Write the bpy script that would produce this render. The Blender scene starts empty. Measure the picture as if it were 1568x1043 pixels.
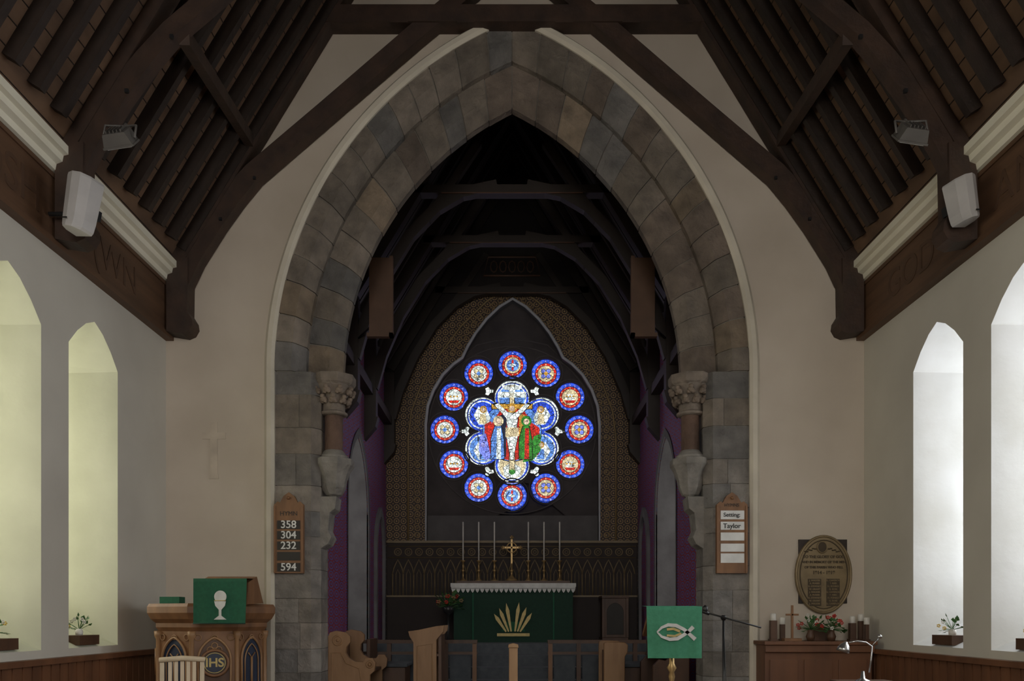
import bpy, math, random
from mathutils import Vector, Matrix
random.seed(7)
S = bpy.context.scene
F = 1200.0; EYE = 1.6
# survey helpers: metres on a plane at distance d from the tripod
def X(u, d): return (u-784)*d/F
def Z(v, d): return EYE+(945-v)*d/F
pi = math.pi; sin = math.sin; cos = math.cos

# ------------------------------------------------------------------ materials
def nodes_of(name):
    m = bpy.data.materials.new(name); m.use_nodes = True
    nt = m.node_tree
    return m, nt, nt.nodes['Principled BSDF']
def mth(nt, op, a, b=None, c=None):
    n = nt.nodes.new('ShaderNodeMath'); n.operation = op
    for i, x in enumerate((a, b, c)):
        if x is None: continue
        if isinstance(x, (int, float)): n.inputs[i].default_value = x
        else: nt.links.new(x, n.inputs[i])
    return n.outputs[0]
def mixc(nt, fac, a, b, mode='MIX'):
    n = nt.nodes.new('ShaderNodeMix'); n.data_type = 'RGBA'; n.blend_type = mode
    for sock, x in ((n.inputs[0], fac), (n.inputs[6], a), (n.inputs[7], b)):
        if isinstance(x, (int, float)): sock.default_value = x
        elif isinstance(x, tuple): sock.default_value = (*x[:3], 1)
        else: nt.links.new(x, sock)
    return n.outputs[2]
def mat(name, col, rough=.7, metal=0, col2=None, scale=5, bump=0, st=(1, 1, 1), attr=False, detail=5, bd=.02):
    m, nt, b = nodes_of(name)
    b.inputs['Roughness'].default_value = rough; b.inputs['Metallic'].default_value = metal
    if col2 is None: col2 = tuple(c*.75 for c in col)
    tc = nt.nodes.new('ShaderNodeTexCoord'); mp = nt.nodes.new('ShaderNodeMapping')
    mp.inputs['Scale'].default_value = st
    nt.links.new(tc.outputs['Object'], mp.inputs[0])
    no = nt.nodes.new('ShaderNodeTexNoise'); no.inputs['Scale'].default_value = scale; no.inputs['Detail'].default_value = detail
    nt.links.new(mp.outputs[0], no.inputs['Vector'])
    fac = mth(nt, 'MULTIPLY_ADD', no.outputs[0], 2.4, -.7)
    fac = mth(nt, 'MINIMUM', mth(nt, 'MAXIMUM', fac, 0.0), 1.0)
    c = mixc(nt, fac, col, col2)
    if attr:
        a = nt.nodes.new('ShaderNodeVertexColor'); a.layer_name = 'Col'
        c = mixc(nt, 1.0, c, a.outputs[0], 'MULTIPLY')
    nt.links.new(c, b.inputs['Base Color'])
    if bump:
        bp = nt.nodes.new('ShaderNodeBump'); bp.inputs['Strength'].default_value = bump; bp.inputs['Distance'].default_value = bd
        n2 = nt.nodes.new('ShaderNodeTexNoise'); n2.inputs['Scale'].default_value = scale*3; n2.inputs['Detail'].default_value = 6
        nt.links.new(mp.outputs[0], n2.inputs['Vector'])
        nt.links.new(n2.outputs[0], bp.inputs['Height']); nt.links.new(bp.outputs[0], b.inputs['Normal'])
    return m
def glassmat(name, col, s=1.0, lead=22, var=.35):
    m, nt, b = nodes_of(name)
    b.inputs['Base Color'].default_value = (.01, .01, .012, 1); b.inputs['Roughness'].default_value = .4
    tc = nt.nodes.new('ShaderNodeTexCoord')
    vo = nt.nodes.new('ShaderNodeTexVoronoi'); vo.feature = 'DISTANCE_TO_EDGE'; vo.inputs['Scale'].default_value = lead
    nt.links.new(tc.outputs['Object'], vo.inputs['Vector'])
    v2 = nt.nodes.new('ShaderNodeTexVoronoi'); v2.inputs['Scale'].default_value = lead
    nt.links.new(tc.outputs['Object'], v2.inputs['Vector'])
    sep = nt.nodes.new('ShaderNodeSeparateColor'); nt.links.new(v2.outputs['Color'], sep.inputs[0])
    k = mth(nt, 'GREATER_THAN', vo.outputs['Distance'], .05)
    k = mth(nt, 'MULTIPLY_ADD', k, .9, .1)
    v = mth(nt, 'MULTIPLY_ADD', sep.outputs[0], var*2, 1-var)
    e = mth(nt, 'MULTIPLY', mth(nt, 'MULTIPLY', k, v), s)
    b.inputs['Emission Color'].default_value = (*col, 1); nt.links.new(e, b.inputs['Emission Strength'])
    return m
def panemat(name, col, s):
    m, nt, b = nodes_of(name)
    b.inputs['Base Color'].default_value = (.05, .05, .05, 1)
    tc = nt.nodes.new('ShaderNodeTexCoord'); sp = nt.nodes.new('ShaderNodeSeparateXYZ'); nt.links.new(tc.outputs['Object'], sp.inputs[0])
    h = mth(nt, 'ADD', sp.outputs[0], sp.outputs[1])
    a = mth(nt, 'FRACT', mth(nt, 'MULTIPLY', mth(nt, 'MULTIPLY_ADD', h, 1.6, sp.outputs[2]), 6.0))
    c = mth(nt, 'FRACT', mth(nt, 'MULTIPLY', mth(nt, 'SUBTRACT', sp.outputs[2], mth(nt, 'MULTIPLY', h, 1.6)), 6.0))
    k = mth(nt, 'MULTIPLY', mth(nt, 'GREATER_THAN', a, .07), mth(nt, 'GREATER_THAN', c, .07))
    b.inputs['Emission Color'].default_value = (*col, 1)
    nt.links.new(mth(nt, 'MULTIPLY', k, s), b.inputs['Emission Strength'])
    return m
def pattern(name, base, gold, per, axis=0, base2=None, rough=.6, perz=None):
    """stencilled diaper-work: lattice of rings and dots"""
    m, nt, b = nodes_of(name); b.inputs['Roughness'].default_value = rough
    tc = nt.nodes.new('ShaderNodeTexCoord'); sp = nt.nodes.new('ShaderNodeSeparateXYZ'); nt.links.new(tc.outputs['Object'], sp.inputs[0])
    h = sp.outputs[axis]; z = sp.outputs[2]
    fx = mth(nt, 'SUBTRACT', mth(nt, 'FRACT', mth(nt, 'DIVIDE', h, per)), .5)
    fz = mth(nt, 'SUBTRACT', mth(nt, 'FRACT', mth(nt, 'DIVIDE', z, perz or per)), .5)
    r = mth(nt, 'SQRT', mth(nt, 'ADD', mth(nt, 'MULTIPLY', fx, fx), mth(nt, 'MULTIPLY', fz, fz)))
    ring = mth(nt, 'LESS_THAN', mth(nt, 'ABSOLUTE', mth(nt, 'SUBTRACT', r, .36)), .06)
    dot = mth(nt, 'LESS_THAN', r, .13)
    cr = mth(nt, 'GREATER_THAN', r, .62)
    g = mth(nt, 'MAXIMUM', mth(nt, 'MAXIMUM', ring, dot), cr)
    no = nt.nodes.new('ShaderNodeTexNoise'); no.inputs['Scale'].default_value = 6; nt.links.new(tc.outputs['Object'], no.inputs['Vector'])
    bb = mixc(nt, no.outputs[0], base, base2 or tuple(x*.5 for x in base))
    nt.links.new(mixc(nt, g, bb, gold), b.inputs['Base Color'])
    return m

M = {}
M['plaster'] = mat('plaster', (.62, .545, .455), .9, col2=(.49, .42, .34), scale=.9, bump=.14)
M['plaster_l'] = mat('plaster_side', (.60, .57, .50), .9, col2=(.50, .47, .41), scale=.9, bump=.1)
M['reveal'] = mat('limewash_reveal', (.60, .60, .47), .9, col2=(.47, .47, .36), scale=1.4, bump=.3)  # cream tint of the left window light put into the base colour
M['reveal_r'] = mat('limewash_reveal_white', (.66, .66, .66), .9, col2=(.53, .52, .49), scale=1.4, bump=.3)  # whiter daylight of the right windows put into the base colour
M['stone'] = mat('sandstone', (1.1, 1.07, 1.03), .9, col2=(.58, .57, .56), scale=5, bump=.9, attr=True, bd=.03)
M['mortar'] = mat('mortar', (.20, .18, .155), .95, bump=.3)
M['hood'] = mat('hood_plaster', (.68, .62, .51), .85, scale=2, bump=.1)
M['cstone'] = mat('chancel_stone', (.20, .20, .205), .9, col2=(.13, .125, .13), scale=3, bump=.3)
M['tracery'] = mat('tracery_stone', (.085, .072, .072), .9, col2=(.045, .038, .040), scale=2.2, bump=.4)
M['tracery2'] = mat('tracery_moulding', (.12, .105, .105), .9, scale=4)
M['wood_d'] = mat('dark_oak', (.032, .019, .013), .6, col2=(.018, .011, .008), scale=6, bump=.3, st=(1, 1, 1))
M['board'] = mat('roof_boarding', (.20, .115, .066), .8, col2=(.075, .042, .025), scale=3, bump=.3, st=(1, .5, 1))
M['wood_t'] = mat('truss_oak', (.060, .032, .020), .6, col2=(.028, .016, .011), scale=5, bump=.3)
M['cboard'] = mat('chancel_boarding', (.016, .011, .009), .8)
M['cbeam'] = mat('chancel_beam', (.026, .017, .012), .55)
M['frieze'] = mat('frieze_oak', (.13, .066, .034), .55, col2=(.075, .038, .02), scale=4, bump=.2, st=(1, .3, 3))
M['carve'] = mat('frieze_carving', (.095, .048, .026), .6)
M['cream'] = mat('cream_paint', (.84, .80, .67), .5, col2=(.76, .72, .58), scale=2)
M['oak'] = mat('oak', (.26, .125, .052), .5, col2=(.14, .064, .028), scale=7, bump=.1, st=(1, 1, .25))
M['oak_l'] = mat('light_oak', (.45, .27, .13), .5, col2=(.30, .17, .08), scale=8, bump=.1, st=(1, 1, .2))
M['oak_m'] = mat('mid_oak', (.34, .19, .09), .5, col2=(.22, .115, .05), scale=8, bump=.1, st=(1, 1, .2))
M['oak_d'] = mat('brown_oak', (.11, .052, .027), .5, col2=(.06, .029, .016), scale=7, bump=.1, st=(1, 1, .25))
M['pine'] = mat('pine', (.66, .54, .38), .5, scale=9, st=(1, 1, .2))
M['wains'] = mat('wainscot', (.19, .08, .036), .5, col2=(.11, .046, .022), scale=5, st=(1, 1, .2))
M['green'] = mat('green_cloth', (.010, .105, .052), .8, col2=(.008, .08, .04), scale=30, bump=.1)
M['green_l'] = mat('green_cloth_light', (.06, .27, .155), .8, col2=(.045, .22, .125), scale=30, bump=.1)
M['green_d'] = mat('altar_frontal_green', (.006, .040, .022), .8, scale=20)
M['white'] = mat('white_linen', (.70, .70, .68), .8, scale=10)
M['gold'] = mat('gold_thread', (.55, .42, .16), .5, .2, scale=20)
M['brass'] = mat('brass', (.45, .30, .13), .42, .7, scale=10)
M['brassd'] = mat('plaque_brass', (.27, .20, .11), .45, .4, col2=(.18, .13, .07), scale=6)
M['inkd'] = mat('engraving', (.07, .048, .025), .7)
M['black'] = mat('black_metal', (.015, .015, .016), .4)
M['slot'] = mat('slot_black', (.03, .025, .02), .6)
M['chrome'] = mat('silver_metal', (.6, .6, .6), .25, .9)
M['plastic'] = mat('speaker_grey', (.48, .46, .45), .5, scale=3)
M['lens'] = mat('floodlight_glass', (.75, .75, .72), .2)
M['alu'] = mat('floodlight_case', (.13, .12, .11), .5)
M['paper'] = mat('paper', (.80, .80, .78), .8)
M['wax'] = mat('wax', (.75, .72, .66), .5)
M['carpet'] = mat('blue_grey_carpet', (.10, .112, .125), .95, col2=(.07, .078, .09), scale=12)
M['floorw'] = mat('floor_boards', (.16, .085, .045), .5, col2=(.10, .05, .03), scale=4, st=(3, .3, 1))
M['leaf'] = mat('leaf', (.05, .14, .035), .6)
M['red'] = mat('red_petal', (.50, .03, .02), .6)
M['yellow'] = mat('yellow_petal', (.75, .50, .08), .6)
M['blued'] = mat('medallion_blue', (.02, .03, .06), .5)
M['heater'] = mat('heater_panel_brown', (.12, .062, .034), .6)
M['goldp'] = mat('stencil_gold', (.27, .185, .085), .5, .1)
M['goldpd'] = mat('arcade_gold', (.22, .16, .085), .5, .1)
M['redtile'] = pattern('red_diaper_tile', (.27, .035, .070), (.09, .10, .30), .30, 1, (.16, .022, .042), perz=.115)
M['golddiaper'] = pattern('gold_diaper', (.038, .020, .016), (.30, .19, .085), .125, 0)
M['dado'] = mat('dado_dark', (.030, .019, .016), .7)
M['crossp'] = mat('painted_cross', (.60, .515, .415), .8)
M['pale'] = mat('pale_stone', (.50, .50, .53), .8)  # pale tone paints the daylit edge of the east window moulding
M['sill'] = mat('sill_slate', (.12, .11, .112), .8)

# ------------------------------------------------------------------ mesh builder
class B:
    def __init__(s): s.v = []; s.f = []; s.m = []; s.c = []; s.s = []
    def add(s, vs, fs, m=0, col=(1, 1, 1), sm=False, T=None):
        o = len(s.v)
        for p in vs:
            p = Vector(p)
            if T is not None: p = T @ p
            s.v.append(p)
        for f in fs:
            s.f.append([o+i for i in f]); s.m.append(m); s.c.append(col); s.s.append(sm)
    def box(s, c, d, m=0, T=None, col=(1, 1, 1)):
        x, y, z = c; a, b, e = d[0]/2, d[1]/2, d[2]/2
        vs = [(x+i*a, y+j*b, z+k*e) for i in (-1, 1) for j in (-1, 1) for k in (-1, 1)]
        s.add(vs, [(0, 1, 3, 2), (4, 6, 7, 5), (0, 4, 5, 1), (2, 3, 7, 6), (0, 2, 6, 4), (1, 5, 7, 3)], m, col, T=T)
    def bb(s, x0, x1, y0, y1, z0, z1, m=0, T=None):
        s.box(((x0+x1)/2, (y0+y1)/2, (z0+z1)/2), (abs(x1-x0), abs(y1-y0), abs(z1-z0)), m, T)
    def prism(s, pts, a, b, plane='xz', m=0, T=None, col=(1, 1, 1)):
        n = len(pts)
        def P(p, q):
            if plane == 'xz': return (p[0], q, p[1])
            if plane == 'yz': return (q, p[0], p[1])
            return (p[0], p[1], q)
        vs = [P(p, a) for p in pts]+[P(p, b) for p in pts]
        fs = [tuple(range(n)), tuple(range(2*n-1, n-1, -1))]+[(i, (i+1) % n, n+(i+1) % n, n+i) for i in range(n)]
        s.add(vs, fs, m, col, T=T)
    def lathe(s, prof, c=(0, 0, 0), seg=20, m=0, sm=True, T=None, off=0):
        vs = []; n = len(prof)
        for r, z in prof:
            for i in range(seg):
                a = 2*pi*(i+off)/seg; vs.append((c[0]+r*cos(a), c[1]+r*sin(a), c[2]+z))
        fs = [(j*seg+i, j*seg+(i+1) % seg, (j+1)*seg+(i+1) % seg, (j+1)*seg+i) for j in range(n-1) for i in range(seg)]
        fs += [tuple(range(seg-1, -1, -1)), tuple(range((n-1)*seg, n*seg))]
        s.add(vs, fs, m, sm=sm, T=T)
    def ball(s, c, r, m=0, sc=(1, 1, 1), seg=10, T=None):
        vs = []; fs = []; k = seg//2
        for j in range(1, k):
            t = pi*j/k
            for i in range(seg):
                a = 2*pi*i/seg; vs.append((c[0]+r*sc[0]*sin(t)*cos(a), c[1]+r*sc[1]*sin(t)*sin(a), c[2]+r*sc[2]*cos(t)))
        for j in range(k-2):
            for i in range(seg): fs.append((j*seg+i, j*seg+(i+1) % seg, (j+1)*seg+(i+1) % seg, (j+1)*seg+i))
        fs.append(tuple(range(seg))); fs.append(tuple(range((k-2)*seg, (k-1)*seg))[::-1])
        s.add(vs, fs, m, sm=True, T=T)
    def tube(s, pts, r, seg=6, m=0, closed=False, T=None):
        pts = [Vector(p) for p in pts]; n = len(pts); vs = []; fs = []
        for i, p in enumerate(pts):
            if closed: t = pts[(i+1) % n]-pts[i-1]
            else: t = pts[min(i+1, n-1)]-pts[max(i-1, 0)]
            t.normalize()
            ref = Vector((0, 1, 0)) if abs(t.y) < .9 else Vector((0, 0, 1))
            u = t.cross(ref).normalized(); w = t.cross(u)
            for k in range(seg):
                a = 2*pi*k/seg; vs.append(p+r*(u*cos(a)+w*sin(a)))
        for i in range(n if closed else n-1):
            j = (i+1) % n
            for k in range(seg): fs.append((i*seg+k, i*seg+(k+1) % seg, j*seg+(k+1) % seg, j*seg+k))
        if not closed: fs += [tuple(range(seg)), tuple(range((n-1)*seg, n*seg))]
        s.add(vs, fs, m, sm=True, T=T)
    def band(s, pts, th, y0, y1, m=0, T=None):
        """timber following a line in the x-z plane"""
        n = len(pts); up = []; dn = []
        for i in range(n):
            a = Vector(pts[max(i-1, 0)]); b = Vector(pts[min(i+1, n-1)]); t = (b-a).normalized(); nn = Vector((-t.y, t.x))
            h = th/2 if isinstance(th, (int, float)) else th[i]/2
            p = Vector(pts[i]); up.append(p+nn*h); dn.append(p-nn*h)
        vs = []
        for i in range(n): vs += [(up[i].x, y0, up[i].y), (up[i].x, y1, up[i].y), (dn[i].x, y1, dn[i].y), (dn[i].x, y0, dn[i].y)]
        fs = [(4*i+k, 4*i+(k+1) % 4, 4*i+4+(k+1) % 4, 4*i+4+k) for i in range(n-1) for k in range(4)]
        fs += [(0, 1, 2, 3), (4*n-4, 4*n-3, 4*n-2, 4*n-1)]
        s.add(vs, fs, m, T=T)
    def beam(s, p, q, w, h, m=0):
        p = Vector(p); q = Vector(q); d = q-p; L = d.length; d.normalize()
        ref = Vector((0, 0, 1)) if abs(d.z) < .95 else Vector((0, 1, 0))
        x = d.cross(ref).normalized(); z = x.cross(d)
        T = Matrix.Translation((p+q)/2) @ Matrix((x, d, z)).transposed().to_4x4()
        s.box((0, 0, 0), (w, L, h), m, T)
    def obj(s, name, mats, parent=None, bevel=0, recalc=True):
        me = bpy.data.meshes.new(name); me.from_pydata([tuple(v) for v in s.v], [], s.f)
        for x in mats: me.materials.append(M[x] if isinstance(x, str) else x)
        ca = me.color_attributes.new('Col', 'FLOAT_COLOR', 'CORNER')
        i = 0
        for p, mi, c, sm in zip(me.polygons, s.m, s.c, s.s):
            p.material_index = mi; p.use_smooth = sm
            for li in p.loop_indices: ca.data[li].color = (*c, 1)
        if recalc:
            import bmesh
            bm = bmesh.new(); bm.from_mesh(me); bmesh.ops.recalc_face_normals(bm, faces=bm.faces); bm.to_mesh(me); bm.free()
        o = bpy.data.objects.new(name, me); S.collection.objects.link(o)
        if parent: o.parent = parent
        if bevel:
            md = o.modifiers.new('bevel', 'BEVEL'); md.width = bevel; md.segments = 2; md.limit_method = 'ANGLE'
        return o
def plate(name, outline, holes, q0, q1, mt, parent=None, plane='xz'):
    cu = bpy.data.curves.new(name+'_c', 'CURVE'); cu.dimensions = '2D'; cu.fill_mode = 'BOTH'; cu.extrude = abs(q1-q0)/2
    for lp in [outline]+holes:
        sp = cu.splines.new('POLY'); sp.points.add(len(lp)-1); sp.use_cyclic_u = True
        for i, p in enumerate(lp): sp.points[i].co = (p[0], p[1], 0, 1)
    t = bpy.data.objects.new('tmp', cu); S.collection.objects.link(t)
    dg = bpy.context.evaluated_depsgraph_get(); me = bpy.data.meshes.new_from_object(t.evaluated_get(dg)); me.name = name
    bpy.data.objects.remove(t); mid = (q0+q1)/2
    for v in me.vertices:
        a, b, c = v.co
        v.co = (a, mid+c, b) if plane == 'xz' else (mid+c, a, b)
    me.materials.clear(); me.materials.append(M[mt])
    for p in me.polygons: p.material_index = 0; p.use_smooth = False
    o = bpy.data.objects.new(name, me); S.collection.objects.link(o)
    if parent: o.parent = parent
    return o
def text(name, s, loc, size, mt, parent=None, rot=(pi/2, 0, 0), ext=.002, align='CENTER', bold=0):
    c = bpy.data.curves.new(name, 'FONT'); c.body = s; c.size = size; c.extrude = ext; c.align_x = align; c.align_y = 'CENTER'; c.offset = bold
    c.materials.append(M[mt]); o = bpy.data.objects.new(name, c); S.collection.objects.link(o)
    o.location = loc; o.rotation_euler = rot
    if parent: o.parent = parent
    return o

# ------------------------------------------------------------------ dimensions
CX = .035; HW = 3.995; L = CX-HW; R = CX+HW
YA = 8.97; YB = 9.35; Y0 = -4.0
EAVE = 5.42; SL = 1.64
RIDGE = EAVE+SL*HW
CW = 2.25; CE = 5.95; CR = CE+SL*CW; YE = 14.0

# floor
b = B(); b.bb(L-.02, R+.02, Y0, YA, -.1, 0, 0); b.obj('floor', ['floorw'])
b = B()
b.bb(-CW, CW, 9.0, 11.5, 0.0, .5); b.bb(-2.0, 2.0, 8.6, 9.0, 0, .34); b.bb(-2.1, 2.1, 8.35, 8.6, 0, .17)
for i in range(4): b.bb(-CW, CW, 11.5+.3*i, YE, .5+.17*i, .5+.17*(i+1))
o = b.obj('floor_chancel_steps', ['carpet'])

# ------------------------------------------------------------------ side walls with lancets
def lancet(y0, y1, zs, sp, ap):
    w = y1-y0; m = (y0+y1)/2
    return [(y0, zs), (y1, zs), (y1, sp), (m+.34*w, sp+(ap-sp)*.45), (m+.17*w, sp+(ap-sp)*.80), (m, ap), (m-.17*w, sp+(ap-sp)*.80), (m-.34*w, sp+(ap-sp)*.45), (y0, sp)]
WY = [(7.0, 7.87), (5.72, 6.59), (3.3, 4.17), (2.0, 2.87), (-.4, .47), (-1.7, -.83)]
M['pane_l'] = panemat('window_glass_left', (1.0, .98, .82), 8)
M['pane_r'] = panemat('window_glass_right', (.93, .97, 1.0), 12.5)
M['pane_w'] = panemat('window_glass_west', (1.0, .96, .90), 7.2)
wi = 1
for side, x, wn in ((-1, L, 'left'), (1, R, 'right')):
    holes = [lancet(a, c, 1.32, 4.06, 4.40) for a, c in WY]
    plate('wall_'+wn, [(Y0, 0), (YA+.38, 0), (YA+.38, 5.44), (Y0, 5.44)], holes, x, x+side*.02, 'plaster_l', plane='yz')
    for (a, c), h in zip(WY, holes):
        m = (a+c)/2; xo = x+side*.85
        g = lancet(m-.24, m+.24, 1.75, 3.98, 4.22)
        b = B(); n = len(h)
        b.add([(x, p[0], p[1]) for p in h]+[(xo, p[0], p[1]) for p in g], [(i, (i+1) % n, n+(i+1) % n, n+i) for i in range(n)], 0)
        b.add([(xo, p[0], p[1]) for p in g], [tuple(range(n))], 1)
        b.bb(xo-side*.03, xo-side*.06, m-.012, m+.012, 1.75, 4.2, 2)
        for zz in (2.3, 2.85, 3.4): b.bb(xo-side*.03, xo-side*.06, m-.24, m+.24, zz-.01, zz+.01, 2)
        b.obj('window_%d' % wi, ['reveal' if side < 0 else 'reveal_r', 'pane_l' if side < 0 else 'pane_r', 'black'], recalc=False); wi += 1
    # frieze
    xi = x-side*.07
    b = B(); b.bb(x, xi, Y0, YA, 4.76, 5.40, 0); b.bb(xi, xi-side*.02, Y0, YA, 4.76, 4.81, 0); b.bb(xi, xi-side*.015, Y0, YA, 5.32, 5.36, 0)
    fr = b.obj('trim_frieze_'+wn, ['frieze'])
    for tx, yy in ((('(OSH', 6.0), ('(WN', 7.7)) if side < 0 else (('AND', 6.0), ('GOD', 7.8))):
        text('lettering', tx, (xi-side*.002, yy, 5.05), .40, 'carve', fr, (pi/2, 0, pi/2 if side < 0 else -pi/2), .003)
    b = B(); s_ = -side
    pr = [(x, 5.36), (x+s_*.10, 5.38), (x+s_*.11, 5.43), (x+s_*.16, 5.45), (x+s_*.17, 5.50), (x+s_*.21, 5.51), (x+s_*.21, 5.58), (x+s_*.18, 5.60), (x, 5.60)]
    b.prism(pr, Y0, YA, 'xz'); b.obj('trim_cornice_'+wn, ['cream'])
    # wainscot
    b = B(); b.bb(x, x+s_*.04, Y0, YA-.0, 0, 1.2, 0); b.bb(x, x+s_*.09, Y0, YA, 1.2, 1.25, 0)
    y = Y0
    while y < YA: b.bb(x+s_*.04, x+s_*.048, y, y+.11, .12, 1.2, 0); y += .13
    b.obj('baseboard_'+wn, ['wains'])

# west end wall, with an unseen glowing window added as soft fill
b = B(); b.prism([(L, 0), (R, 0), (R, EAVE), (CX, RIDGE), (L, EAVE)], Y0-.1, Y0, 'xz', 0)
b.obj('wall_west', ['plaster_l'])
b = B(); b.prism([(-1.9, 2.2), (1.9, 2.2), (1.9, 5.6), (1.1, 7.0), (0, 8.0), (-1.1, 7.0), (-1.9, 5.6)], Y0+.0, Y0+.03, 'xz', 0)
for xx in (-.95, 0, .95): b.bb(xx-.05, xx+.05, Y0+.03, Y0+.1, 2.2, 7.0, 1)
b.obj('window_west', ['pane_w', 'cstone'])

# ------------------------------------------------------------------ chancel arch
C = 1.59; ZS = 4.40
def ap(side, w, t):
    Rr = w+C; fm = math.acos(C/Rr); f = t*fm
    return (side*(Rr*cos(f)-C), ZS+Rr*sin(f))
hole = [(2.55, 0), (2.55, ZS)]+[ap(1, 2.55, i/24) for i in range(1, 25)]
hole += [(-x, z) for x, z in hole[-2::-1]]
out = [(R, 0), (R, EAVE), (CX, RIDGE), (L, EAVE), (L, 0)]
plate('wall_chancel_arch', hole[:-1]+[(-2.55, 0)]+out[::-1], [], YA, YB, 'plaster')
def stonecol(light=0):
    r = random.random(); k = random.uniform(.78, 1.16)
    if r < .55: c = (.215, .185, .155)
    elif r < .80: c = (.165, .158, .152)
    elif r < .90: c = (.24, .19, .14)
    else: c = (.18, .145, .12)
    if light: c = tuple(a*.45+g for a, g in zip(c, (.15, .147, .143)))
    return tuple(a*k for a in c)
def vous(b, side, sec, t0, t1, col, m=0, seg=4):
    rings = []
    for i in range(seg+1):
        t = t0+(t1-t0)*i/seg
        rings.append([(ap(side, w, t)[0], y, ap(side, w, t)[1]) for w, y in sec])
    k = len(sec); vs = [p for r in rings for p in r]
    fs = [(i*k+j, i*k+(j+1) % k, (i+1)*k+(j+1) % k, (i+1)*k+j) for i in range(seg) for j in range(k)]
    fs += [tuple(range(k)), tuple(range(seg*k, (seg+1)*k))]
    b.add(vs, fs, m, col)
b = B()
outer = [(2.38, 9.24), (2.38, 9.07), (2.40, 9.04), (2.48, 8.95), (2.51, 8.92), (2.70, 8.92), (2.70, 9.24)]
inner = [(2.0, 9.38), (2.0, 9.28), (2.02, 9.26), (2.11, 9.17), (2.14, 9.15), (2.44, 9.15), (2.44, 9.38)]
for side in (-1, 1):
    for sec, n in ((outer, 15), (inner, 13)):
        ts = [0]
        for i in range(n): ts.append(ts[-1]+random.uniform(.8, 1.2))
        ts = [t/ts[-1] for t in ts]
        for i in range(n):
            dy = random.uniform(-.012, .010)
            vous(b, side, [(w, y+dy) for w, y in sec], ts[i]+.0014, ts[i+1]-.0014, stonecol())
        ins = [(w+(.012 if w < 2.2 or (sec is outer and w < 2.6) else -.012), y+(.014 if y < 9.2 else 0)) for w, y in sec]
        vous(b, side, ins, 0, 1, (.16, .13, .10), 1, 40)
    # piers
    z = 0
    while z < ZS-.01:
        h = min(random.uniform(.27, .38), ZS-z)
        if ZS-(z+h) < .12: h = ZS-z
        jy = random.uniform(-.006, .006)
        sec = [(2.2, YB+.02), (2.2, 9.03), (2.29, 8.93+jy), (2.70, 8.93+jy), (2.70, YB)]
        if random.random() < .45:
            xs = random.uniform(2.4, 2.52)
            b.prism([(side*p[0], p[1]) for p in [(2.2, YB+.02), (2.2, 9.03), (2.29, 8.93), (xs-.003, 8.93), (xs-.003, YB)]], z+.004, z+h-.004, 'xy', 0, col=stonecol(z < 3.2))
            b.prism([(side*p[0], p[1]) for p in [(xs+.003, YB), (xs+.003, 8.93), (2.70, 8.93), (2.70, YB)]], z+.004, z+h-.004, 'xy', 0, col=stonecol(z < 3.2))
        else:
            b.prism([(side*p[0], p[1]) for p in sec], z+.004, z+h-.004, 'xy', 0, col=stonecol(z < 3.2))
        z += h
    b.prism([(side*p[0], p[1]) for p in [(2.212, YB), (2.212, 9.04), (2.30, 8.94), (2.69, 8.94), (2.69, YB)]], 0, ZS, 'xy', 1)
b.obj('chancel_arch', ['stone', 'mortar'])
# hood mould
b = B()
for side in (-1, 1):
    sec = [(2.70, 8.97), (2.70, 8.90), (2.73, 8.87), (2.78, 8.87), (2.82, 8.92), (2.82, 8.97)]
    vous(b, side, sec, 0, 1, (1, 1, 1), 0, 48)
    b.prism([(side*p[0], p[1]) for p in sec], 0, ZS, 'xy', 0)
b.obj('trim_hood_mould', ['hood'])
# capitals, colonnettes and corbels
for side in (-1, 1):
    b = B(); cx = side*2.08; cy = 9.15
    sc = (.25, .21, .175); gr = (.28, .265, .245)
    def ring(prof, col, seg=24, sm=True, off=0, sqr=0):
        n0 = len(b.f); b.lathe(prof, (cx, cy, 0), seg, 0, sm, off=off)
        for i in range(n0, len(b.f)): b.c[i] = col
    ring([(.20, 4.27), (.245, 4.30), (.26, 4.33), (.26, 4.40), (.24, 4.402)], sc, 8, False, .5)
    ring([(.125, 3.94), (.155, 3.95), (.16, 3.975), (.13, 3.99), (.13, 4.05), (.15, 4.15), (.20, 4.26), (.21, 4.29)], sc)
    for row, (zz, rr, n) in enumerate(((4.10, .165, 9), (4.20, .205, 9))):
        for i in range(n):
            a = 2*pi*(i+.5*row)/n
            p = Vector((cx+rr*cos(a), cy+rr*sin(a), zz))
            n0 = len(b.f)
            b.ball(p, .045, 0, (1, 1, .9)); b.ball(p+Vector((.025*cos(a), .025*sin(a), .035)), .03, 0)
            b.ball(p+Vector((.025*sin(a), -.025*cos(a), -.02)), .025, 0); b.ball(p+Vector((-.025*sin(a), .025*cos(a), -.02)), .025, 0)
            for k in range(n0, len(b.f)): b.c[k] = (.24, .19, .15)
    ring([(.105, 3.50), (.105, 3.94)], (.16, .10, .075))
    ring([(.12, 3.43), (.165, 3.44), (.17, 3.47), (.14, 3.49), (.13, 3.51), (.105, 3.54)], gr)
    ring([(.03, 2.98), (.10, 3.02), (.14, 3.10), (.16, 3.20), (.20, 3.30), (.225, 3.34), (.24, 3.36), (.24, 3.43), (.22, 3.435)], gr, 8, False, .5)
    b.prism([(side*p, q) for p, q in [(2.25, 2.99), (2.02, 2.99), (2.04, 2.85), (2.10, 2.80), (2.12, 2.6), (2.08, 2.52), (2.12, 2.44), (2.25, 2.36)]], 9.02, 9.3, 'xz', 0, col=gr)
    b.obj('carved_capital_and_corbel', ['stone'], bevel=.006)

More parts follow.
